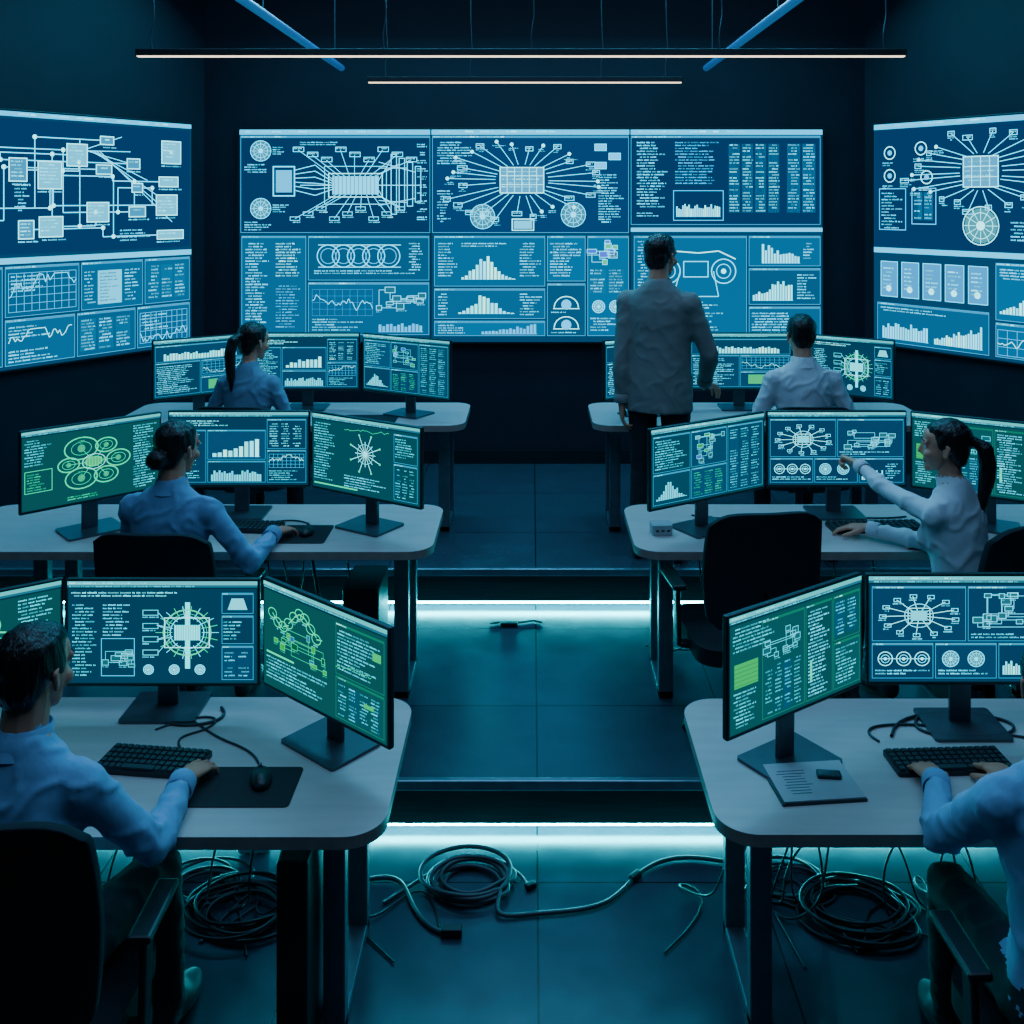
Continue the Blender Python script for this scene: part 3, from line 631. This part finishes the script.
def monitor(pl,pr,zb,zd,cv,base=(.25,.2)):
    pl=V(pl);pr=V(pr); cc=(pl+pr)/2; w=(pr-pl).length; yaw=math.atan2(pr.y-pl.y,pr.x-pl.x)
    e=empty('computer_monitor',(cc.x,cc.y,zd),yaw); h0=zb-zd
    m=MB(); m.box((0,.006,h0+MH/2),(w,.022,MH)); m.box((0,.025,h0+MH/2),(w*.7,.03,MH*.6),0,None); m.obj('housing',[M_dark],e,bevel=.005)
    b=.007; m=MB(); y=-.0055
    m.add([(-w/2+b,y,h0+b*1.6),(w/2-b,y,h0+b*1.6),(w/2-b,y,h0+MH-b),(-w/2+b,y,h0+MH-b)],[(0,1,2,3)]); m.obj('display_panel',[M_mpan],e)
    cv.build('display_content',e,w-2*b,MH-2.6*b,h0+b*1.6,.0057,M_mcont)
    m=MB(); m.beam((0,.05,.008),(0,.045,h0+MH*.45),.07,.018); m.obj('neck',[M_stand],e,bevel=.004)
    m=MB(); m.prism(rrect(-base[0]/2,-.07,base[0]/2,-.07+base[1],.012),0.0005,.010); m.obj('base_plate',[M_stand],e,bevel=.002)
    return e
monitor((-2.1,3.0),(-1.575,3.36),zb1,D1,cv_gmap(10)); monitor((-1.56,3.35),(-.911,3.35),zb1,D1,cv_gear(11)); monitor((-.895,3.34),(-.416,2.94),zb1+.01,D1,cv_green(12),(.26,.2))
monitor((.557,2.87),(1.056,3.21),.915,D1,cv_list(13),(.26,.2)); monitor((1.082,3.24),(1.73,3.24),.90,D1,cv_mech(14)); monitor((1.75,3.24),(2.28,2.92),.90,D1,cv_dash(15))
monitor((-2.19,4.27),(-1.735,4.68),zb2,D2,cv_gmap(16)); monitor((-1.71,4.7),(-1.043,4.7),zb2,D2,cv_dash(17)); monitor((-1.03,4.69),(-.478,4.35),zb2,D2,cv_radial(18))
monitor((.505,4.32),(1.086,4.68),zb2,D2,cv_sheet(19)); monitor((1.10,4.7),(1.76,4.7),zb2,D2,cv_mech(20)); monitor((1.775,4.69),(2.34,4.36),zb2,D2,cv_list(21))
monitor((-2.23,5.87),(-1.76,6.2),zb3,D3,cv_line(22)); monitor((-1.74,6.22),(-1.07,6.22),zb3,D3,cv_dash(23)); monitor((-1.05,6.21),(-.475,5.87),zb3,D3,cv_sheet(24))
monitor((.42,5.87),(.955,6.2),zb3,D3,cv_line(25)); monitor((.975,6.22),(1.62,6.22),zb3,D3,cv_line(26)); monitor((1.64,6.21),(2.13,5.87),zb3,D3,cv_gear(27))
# ------------------------------------------------------------------ desks
def desk(x0,x1,y0,y1,zf,h,lx,side):
    e=empty('workstation_desk',(0,0,zf))
    m=MB(); m.prism(rrect(x0,y0,x1,y1,.11,10),h-.035,h,0,1); m.obj('table_top',[M_dtop,M_dedge],e,bevel=.004)
    m=MB(); ya,yb=y0+.28,y1-.08
    for x in lx:
        for y in(ya,yb): m.box((x,y,h/2-.02),(.065,.05,h-.04))
        m.box((x,(ya+yb)/2,.02),(.065,yb-ya+.05,.035)); m.box((x,(ya+yb)/2,h-.055),(.06,yb-ya+.05,.035))
    m.obj('leg_frames',[M_steel],e,bevel=.004)
    m=MB(); m.box(((lx[0]+lx[-1])/2,yb,h-.09),(abs(lx[-1]-lx[0]),.03,.06)); m.box(((lx[0]+lx[-1])/2,yb-.08,h-.14),(abs(lx[-1]-lx[0])*.7,.12,.008)); m.obj('crossbar_and_cable_tray',[M_steel],e,bevel=.002)
    return e
desk(-2.3,-.405,2.70,3.46,0,.75,(-.585,-1.9),1); desk(.51,2.4,2.71,3.45,0,.75,(.68,2.0),0)
desk(-2.6,-.425,4.22,4.88,L1,.75,(-.585,-2.2),1); desk(.44,2.6,4.22,4.88,L1,.75,(.60,2.2),0)
desk(-2.45,-.39,5.76,6.42,L2,.70,(-.53,-2.1),1); desk(.355,2.35,5.76,6.42,L2,.70,(.50,2.05),0)
# ------------------------------------------------------------------ chairs
def chair(loc,yaw,top=1.02,wb=.245):
    e=empty('office_chair',loc,yaw); m=MB()
    for k in range(5):
        a=2*math.pi*k/5+.3; d=V((math.cos(a),math.sin(a),0)); m.beam(V((0,0,.10)),d*.225+V((0,0,.075)),.045,.028)
    m.obj('star_base',[M_black],e,bevel=.006)
    m=MB()
    for k in range(5):
        a=2*math.pi*k/5+.3; d=V((math.cos(a),math.sin(a),0)); t=V((-d.y,d.x,0)); p=d*.225
        m.cyl(p+V((0,0,.027))-t*.022,p+V((0,0,.027))-t*.004,.026); m.cyl(p+V((0,0,.027))+t*.004,p+V((0,0,.027))+t*.022,.026)
    m.obj('casters',[M_black],e,smooth=False)
    m=MB(); m.cyl((0,0,.09),(0,0,.24),.032); m.cyl((0,0,.24),(0,0,.39),.02); m.box((0,-.02,.385),(.2,.26,.035)); m.obj('gas_column',[M_stand],e,bevel=.003)
    m=MB(); m.prism(rrect(-.245,-.22,.245,.25,.09),.40,.465); o=m.obj('seat_cushion',[M_fab],e,bevel=.028,seg=4,smooth=True)
    m=MB(); nx,nz=14,14; vs=[];hb=top-.54
    for s in(0,1):
        for j in range(nz+1):
            for i in range(nx+1):
                u=i/nx*2-1; v=j/nz; w=wb*(1-.10*v**3)*(1-.12*(1-v)**3)
                x=u*w; z=.54+hb*v
                if abs(v-.5)>.38: z=.54+hb*(v+( -1 if v>.5 else 1)*.10*abs(u)**5*(abs(v-.5)-.38)/.12)
                y=-.255+.05*u*u+.03*math.sin(v*math.pi)-.05*v+(.0 if s==0 else -.03)
                vs.append((x,y,z))
    n=(nx+1)*(nz+1); fs=[]
    for j in range(nz):
        for i in range(nx):
            a=j*(nx+1)+i; fs.append((a+1,a,a+nx+1,a+nx+2)); fs.append((n+a,n+a+1,n+a+nx+2,n+a+nx+1))
    for i in range(nx): fs.append((i,i+1,n+i+1,n+i)); a=nz*(nx+1)+i; fs.append((a+1,a,n+a,n+a+1))
    for j in range(nz): a=j*(nx+1); fs.append((a+nx+1,a,n+a,n+a+nx+1)); b=a+nx; fs.append((b,b+nx+1,n+b+nx+1,n+b))
    m.add(vs,fs); m.obj('backrest',[M_fab],e,smooth=True,bevel=.01)
    m=MB(); m.beam((0,-.10,.385),(0,-.29,.43),.07,.025); m.beam((0,-.29,.42),(0,-.30,.72),.025,.07) ; m.obj('back_support',[M_black],e,bevel=.004)
    m=MB()
    for sx in(-1,1):
        m.beam((sx*.2,-.02,.40),(sx*.285,-.02,.42),.06,.02); m.beam((sx*.285,-.02,.41),(sx*.285,.0,.645),.02,.055); m.box((sx*.285,.05,.655),(.06,.22,.022))
    m.obj('armrests',[M_black],e,bevel=.008)
    return e
chair((-1.25,2.50,0),.02,1.10,.27); chair((1.33,2.40,0),.04,1.06); chair((-1.46,4.13,L1),-.05,.96)
chair((.88,4.16,L1),.12,1.03); chair((1.82,4.10,L1),.45,1.0); chair((-1.60,5.72,L2),-.1,.88); chair((1.53,5.72,L2),0,.88)
# ------------------------------------------------------------------ desk items
def keyboard(loc,yaw,w=.42,d=.14):
    e=empty('keyboard',loc,yaw); m=MB(); m.prism(rrect(-w/2,-d/2,w/2,d/2,.01),.0005,.014); m.obj('case',[M_black],e,bevel=.003)
    m=MB(); nx=15
    for r in range(5):
        for k in range(nx):
            if r==0 and 3<k<9: continue
            m.box((-w/2+.016+(w-.032)*k/(nx-1),-d/2+.018+(d-.036)*r/4,.018),(w/nx*.80,d/5*.74,.008),0,None,.85)
    m.box((-w/2+.016+(w-.032)*6/(nx-1),-d/2+.018,.018),(w/nx*4.7,d/5*.74,.008)); m.obj('keys',[M_key],e)
def pad(x0,y0,x1,y1,z): m=MB(); m.prism(rrect(x0,y0,x1,y1,.015),z+.0006,z+.003); m.obj('mouse_pad',[M_pad])
keyboard((-1.155,3.05,D1),-.12,.32,.14); pad(-.985,2.83,-.69,3.03,D1)
keyboard((1.27,3.05,D1),.05,.36,.13); keyboard((-1.30,4.52,D2),-.08,.34,.13); pad(-1.12,4.32,-.90,4.56,D2); keyboard((1.55,4.52,D2),.05,.42,.13)
keyboard((-1.55,5.96,D3),0); keyboard((1.5,5.96,D3),0); pad(-1.12,5.84,-.8,6.04,D3)
e=empty('notebook',(.825,2.945,D1),.10); m=MB(); m.box((0,0,.004),(.25,.20,.007)); m.obj('cover',[M_dark],e); m=MB(); m.box((.002,0,.0095),(.24,.19,.004)); m.obj('pages',[M_paper],e)
m=MB(); rr=random.Random(4)
for k in range(9): m.box((-.05+rr.uniform(-.004,.004),-.06+k*.014,.0120),(.09*rr.uniform(.6,1),.002,.0006))
m.obj('printed_lines',[M_print],e)
e=empty('smartphone',(.88,2.965,D1+.012),-.1); m=MB(); m.prism(rrect(-.035,-.018,.035,.018,.006),0.0008,.009); m.obj('case',[M_black],e,bevel=.002); m=MB(); m.prism(rrect(-.030,-.014,.030,.014,.004),.0091,.0096); m.obj('glass',[M_stand],e)
def hubbox(loc,yaw=0,nm='desk_hub'):
    e=empty(nm,loc,yaw); m=MB(); m.prism(rrect(-.045,-.04,.045,.04,.012),.001,.045); m.obj('case',[M_white],e,bevel=.004); m=MB()
    for k in range(3): m.box((-.025+k*.025,-.0405,.022),(.014,.002,.007))
    m.obj('ports',[M_black],e)
hubbox((.575,4.46,D2),.1)
# ------------------------------------------------------------------ cables
def cable(name,pts,r=.006,mat=M_cable,parent=None):
    cu=bpy.data.curves.new(name,'CURVE'); cu.dimensions='3D'; cu.bevel_depth=r; cu.bevel_resolution=2; cu.resolution_u=5
    s=cu.splines.new('NURBS'); s.points.add(len(pts)-1); s.order_u=4; s.use_endpoint_u=True
    for i,p in enumerate(pts): s.points[i].co=(*p,1)
    cu.materials.append(mat); o=bpy.data.objects.new(name,cu); COL.objects.link(o)
    if parent: o.parent=parent
    return o
def coil(cx,cy,z,R,turns,seed,tail=None,lead=None,nm='cable_coil',r=.008,mat=M_cable,sq=.8,messy=.12):
    q=random.Random(seed); P=list(lead or []); n=12
    ox=oy=0
    for t in range(turns*n):
        a=2*math.pi*t/n; k=t//n
        if t%n==0: rr=R*q.uniform(.62,1.05); ox,oy=q.uniform(-1,1)*R*messy,q.uniform(-1,1)*R*messy; 
        P.append((cx+ox+rr*math.cos(a),cy+oy+rr*sq*math.sin(a),z+r+k*r*.9*q.uniform(.8,1.2)))
    P+=list(tail or []); return cable(nm,P,r,mat)
coil(-.22,3.60,0,.165,7,1,tail=[(-.15,3.42,.01),(.0,3.45,.01),(.15,3.46,.01),(.28,3.50,.01),(.36,3.62,.01),(.45,3.72,.01),(.58,3.76,.01),(.72,3.72,.01)],mat=M_cable2,r=.0075)
cable('floor_cable',[(-.60,3.62,.01),(-.48,3.66,.012),(-.44,3.52,.01),(-.36,3.38,.01),(-.30,3.36,.01)],.008,M_cable2)
cable('floor_cable',[(-.52,3.50,.01),(-.42,3.60,.012),(-.34,3.70,.01),(-.2,3.76,.01),(-.05,3.68,.01),(-.02,3.60,.01)],.006,M_cable2)
m=MB(); m.box((-.27,3.355,.016),(.07,.03,.03)); m.obj('power_plug',[M_black],bevel=.004)
m=MB(); m.box((-.005,3.585,.012),(.04,.022,.022),0,Matrix.Rotation(.5,3,'Z')); m.obj('power_plug',[M_black],bevel=.004)
m=MB(); m.box((.375,3.635,.012),(.05,.024,.024),0,Matrix.Rotation(.8,3,'Z')); m.obj('cable_connector',[M_black],bevel=.004)
q=random.Random(7)
for bx,sd in((-1.0,3),(1.12,5)):
    coil(bx,3.46,0,.20,8,sd,nm='cable_coil',r=.006,messy=.2); coil(bx-.18,3.60,0,.15,5,sd+1,nm='cable_coil',r=.005,mat=M_cable2,messy=.25)
    for k in range(12):
        x=bx+q.uniform(-.35,.35); x2=x+q.uniform(-.2,.2)
        cable('hanging_cable',[(x,3.28,.62),(x+q.uniform(-.05,.05),3.32,.45),(x2,3.4+q.uniform(-.1,.1),.2),(x2,3.45,.03),(x2+q.uniform(-.2,.2),3.5+q.uniform(-.15,.2),.008),(x2+q.uniform(-.3,.3),3.6+q.uniform(-.1,.15),.008),(x2+q.uniform(-.4,.4),3.3+q.uniform(-.1,.1),.008)],.0038,M_cable if k%2 else M_cable2)
for bx in(-1.1,1.2):
    for k in range(9):
        x=bx+q.uniform(-.5,.5)
        cable('hanging_cable',[(x,4.7,L1+.62),(x+.03,4.68,L1+.4),(x+q.uniform(-.2,.2),4.75,L1+.1),(x+q.uniform(-.2,.2),4.9,L1+.008),(x+q.uniform(-.4,.4),5.0,L1+.008)],.0045)
cable('floor_cable',[(-.22,5.26,L1+.008),(-.12,5.30,L1+.008),(-.05,5.24,L1+.008),(.0,5.32,L1+.008),(.05,5.27,L1+.008)],.005)
m=MB(); m.box((-.12,5.245,L1+.012),(.09,.035,.022)); m.obj('power_adapter',[M_black],bevel=.004)
def dc(pts,z,r=.0035): cable('desk_cable',[(x,y,z+r+.0005) for x,y in pts],r)
dc([(-1.22,3.24),(-1.15,3.32),(-1.02,3.34),(-1.05,3.22),(-1.15,3.2),(-1.1,3.13)],D1); dc([(-.82,3.02),(-.86,3.12),(-.98,3.16),(-1.1,3.28),(-1.2,3.38)],D1); dc([(-1.05,3.38),(-.98,3.30),(-1.08,3.24),(-1.2,3.28)],D1,.005)
dc([(1.15,3.2),(1.2,3.32),(1.4,3.36),(1.6,3.3),(1.55,3.2),(1.35,3.18),(1.2,3.24),(1.3,3.34)],D1,.005); dc([(1.1,3.17),(1.05,3.25),(1.2,3.3),(1.45,3.24),(1.7,3.15)],D1,.004)
dc([(-1.2,4.6),(-1.1,4.66),(-1.0,4.6),(-1.0,4.5)],D2); dc([(.75,4.7),(.9,4.62),(1.05,4.70),(1.2,4.6),(1.1,4.52),(.95,4.58)],D2,.004); dc([(1.3,4.64),(1.45,4.70),(1.6,4.62),(1.75,4.68)],D2,.004)
def tower(loc,yaw=0,s=(.18,.42,.44)):
    e=empty('computer_tower',loc,yaw); m=MB(); m.box((0,0,s[2]/2+.01),s); m.obj('case',[M_dark],e,bevel=.008); m=MB()
    for sx in(-1,1):
        for sy in(-1,1): m.cyl((sx*s[0]*.35,sy*s[1]*.4,0.0),(sx*s[0]*.35,sy*s[1]*.4,.012),.012)
    m.obj('feet',[M_black],e); m=MB()
    for k in range(6): m.box((0,-s[1]/2-.001,.08+k*.03),(s[0]*.7,.004,.012))
    m.obj('vents',[M_black],e)
tower((-.675,2.99,0),0,(.09,.36,.60)); tower((-.76,4.58,L1),0,(.16,.30,.50)); tower((1.9,4.5,L1)); tower((1.75,3.1,0))
m=MB(); m.box((-1.05,3.80,.035),(.12,.06,.06)); m.obj('power_strip',[M_white],bevel=.006)
# ------------------------------------------------------------------ pendant lights and blue tubes
def pendant(x0,x1,y,z,wires):
    e=empty('linear_pendant_light',((x0+x1)/2,y,z)); w=x1-x0
    m=MB(); m.box((0,0,.022),(w,.05,.034)); m.obj('housing',[M_black],e,bevel=.003)
    m=MB(); m.box((0,0,.003),(w-.01,.030,.006)); m.obj('diffuser',[M_bar],e)
    for wx in wires:
        x=wx-(x0+x1)/2; cable('suspension_wire',[(x,0,.04),(x-.01,0,.12),(x+.02,0,.2),(x,0,.32),(x,0,.7),(x,0,ZC-z)],.003,M_stand,e)
pendant(-1.975,1.865,5.0,3.185,(-1.9,-.74,0,.94,1.76)); pendant(-1.066,.975,6.5,3.23,(-.95,-.4,.45,.87))
M_tube=pmat('blue_tube',(.02,.10,.25),.4,emit=(.02,.20,.55),es=.35)
for x in(-1.40,1.28):
    e=empty('ceiling_light_tube',(x,0,3.44)); m=MB(); m.caps((0,2.8,0),(0,7.35,0),.024,.024); m.obj('tube',[M_tube],e,smooth=True)
    m=MB(); 
    for y in(3.2,5.2,7.1): m.cyl((0,y,.02),(0,y,ZC-3.44),.004,n=8)
    m.obj('hangers',[M_stand],e)
# ------------------------------------------------------------------ lights
def area(name,loc,rot,size,sy,en,col):
    l=bpy.data.lights.new(name,'AREA'); l.shape='RECTANGLE'; l.size=size; l.size_y=sy; l.energy=en; l.color=col
    o=bpy.data.objects.new(name,l); o.location=loc; o.rotation_euler=rot; COL.objects.link(o); return o
area('added_fill_front',(0,2.2,4.5),(0,0,0),5,2.2,66,(.26,.58,1)); area('added_fill_rear',(0,5.0,4.5),(0,0,0),5,1.6,66,(.20,.56,1))  # added blue overhead fills, out of view, to raise the base illumination
area('added_rim_light',(0,6.9,4.35),(math.radians(-42),0,0),4.2,.5,115,(.10,.62,1))  # added rim light above the view, standing in for video wall glow
w=bpy.data.worlds.new('world'); sc.world=w; w.use_nodes=True; w.node_tree.nodes['Background'].inputs[0].default_value=(.02,.05,.09,1); w.node_tree.nodes['Background'].inputs[1].default_value=.3
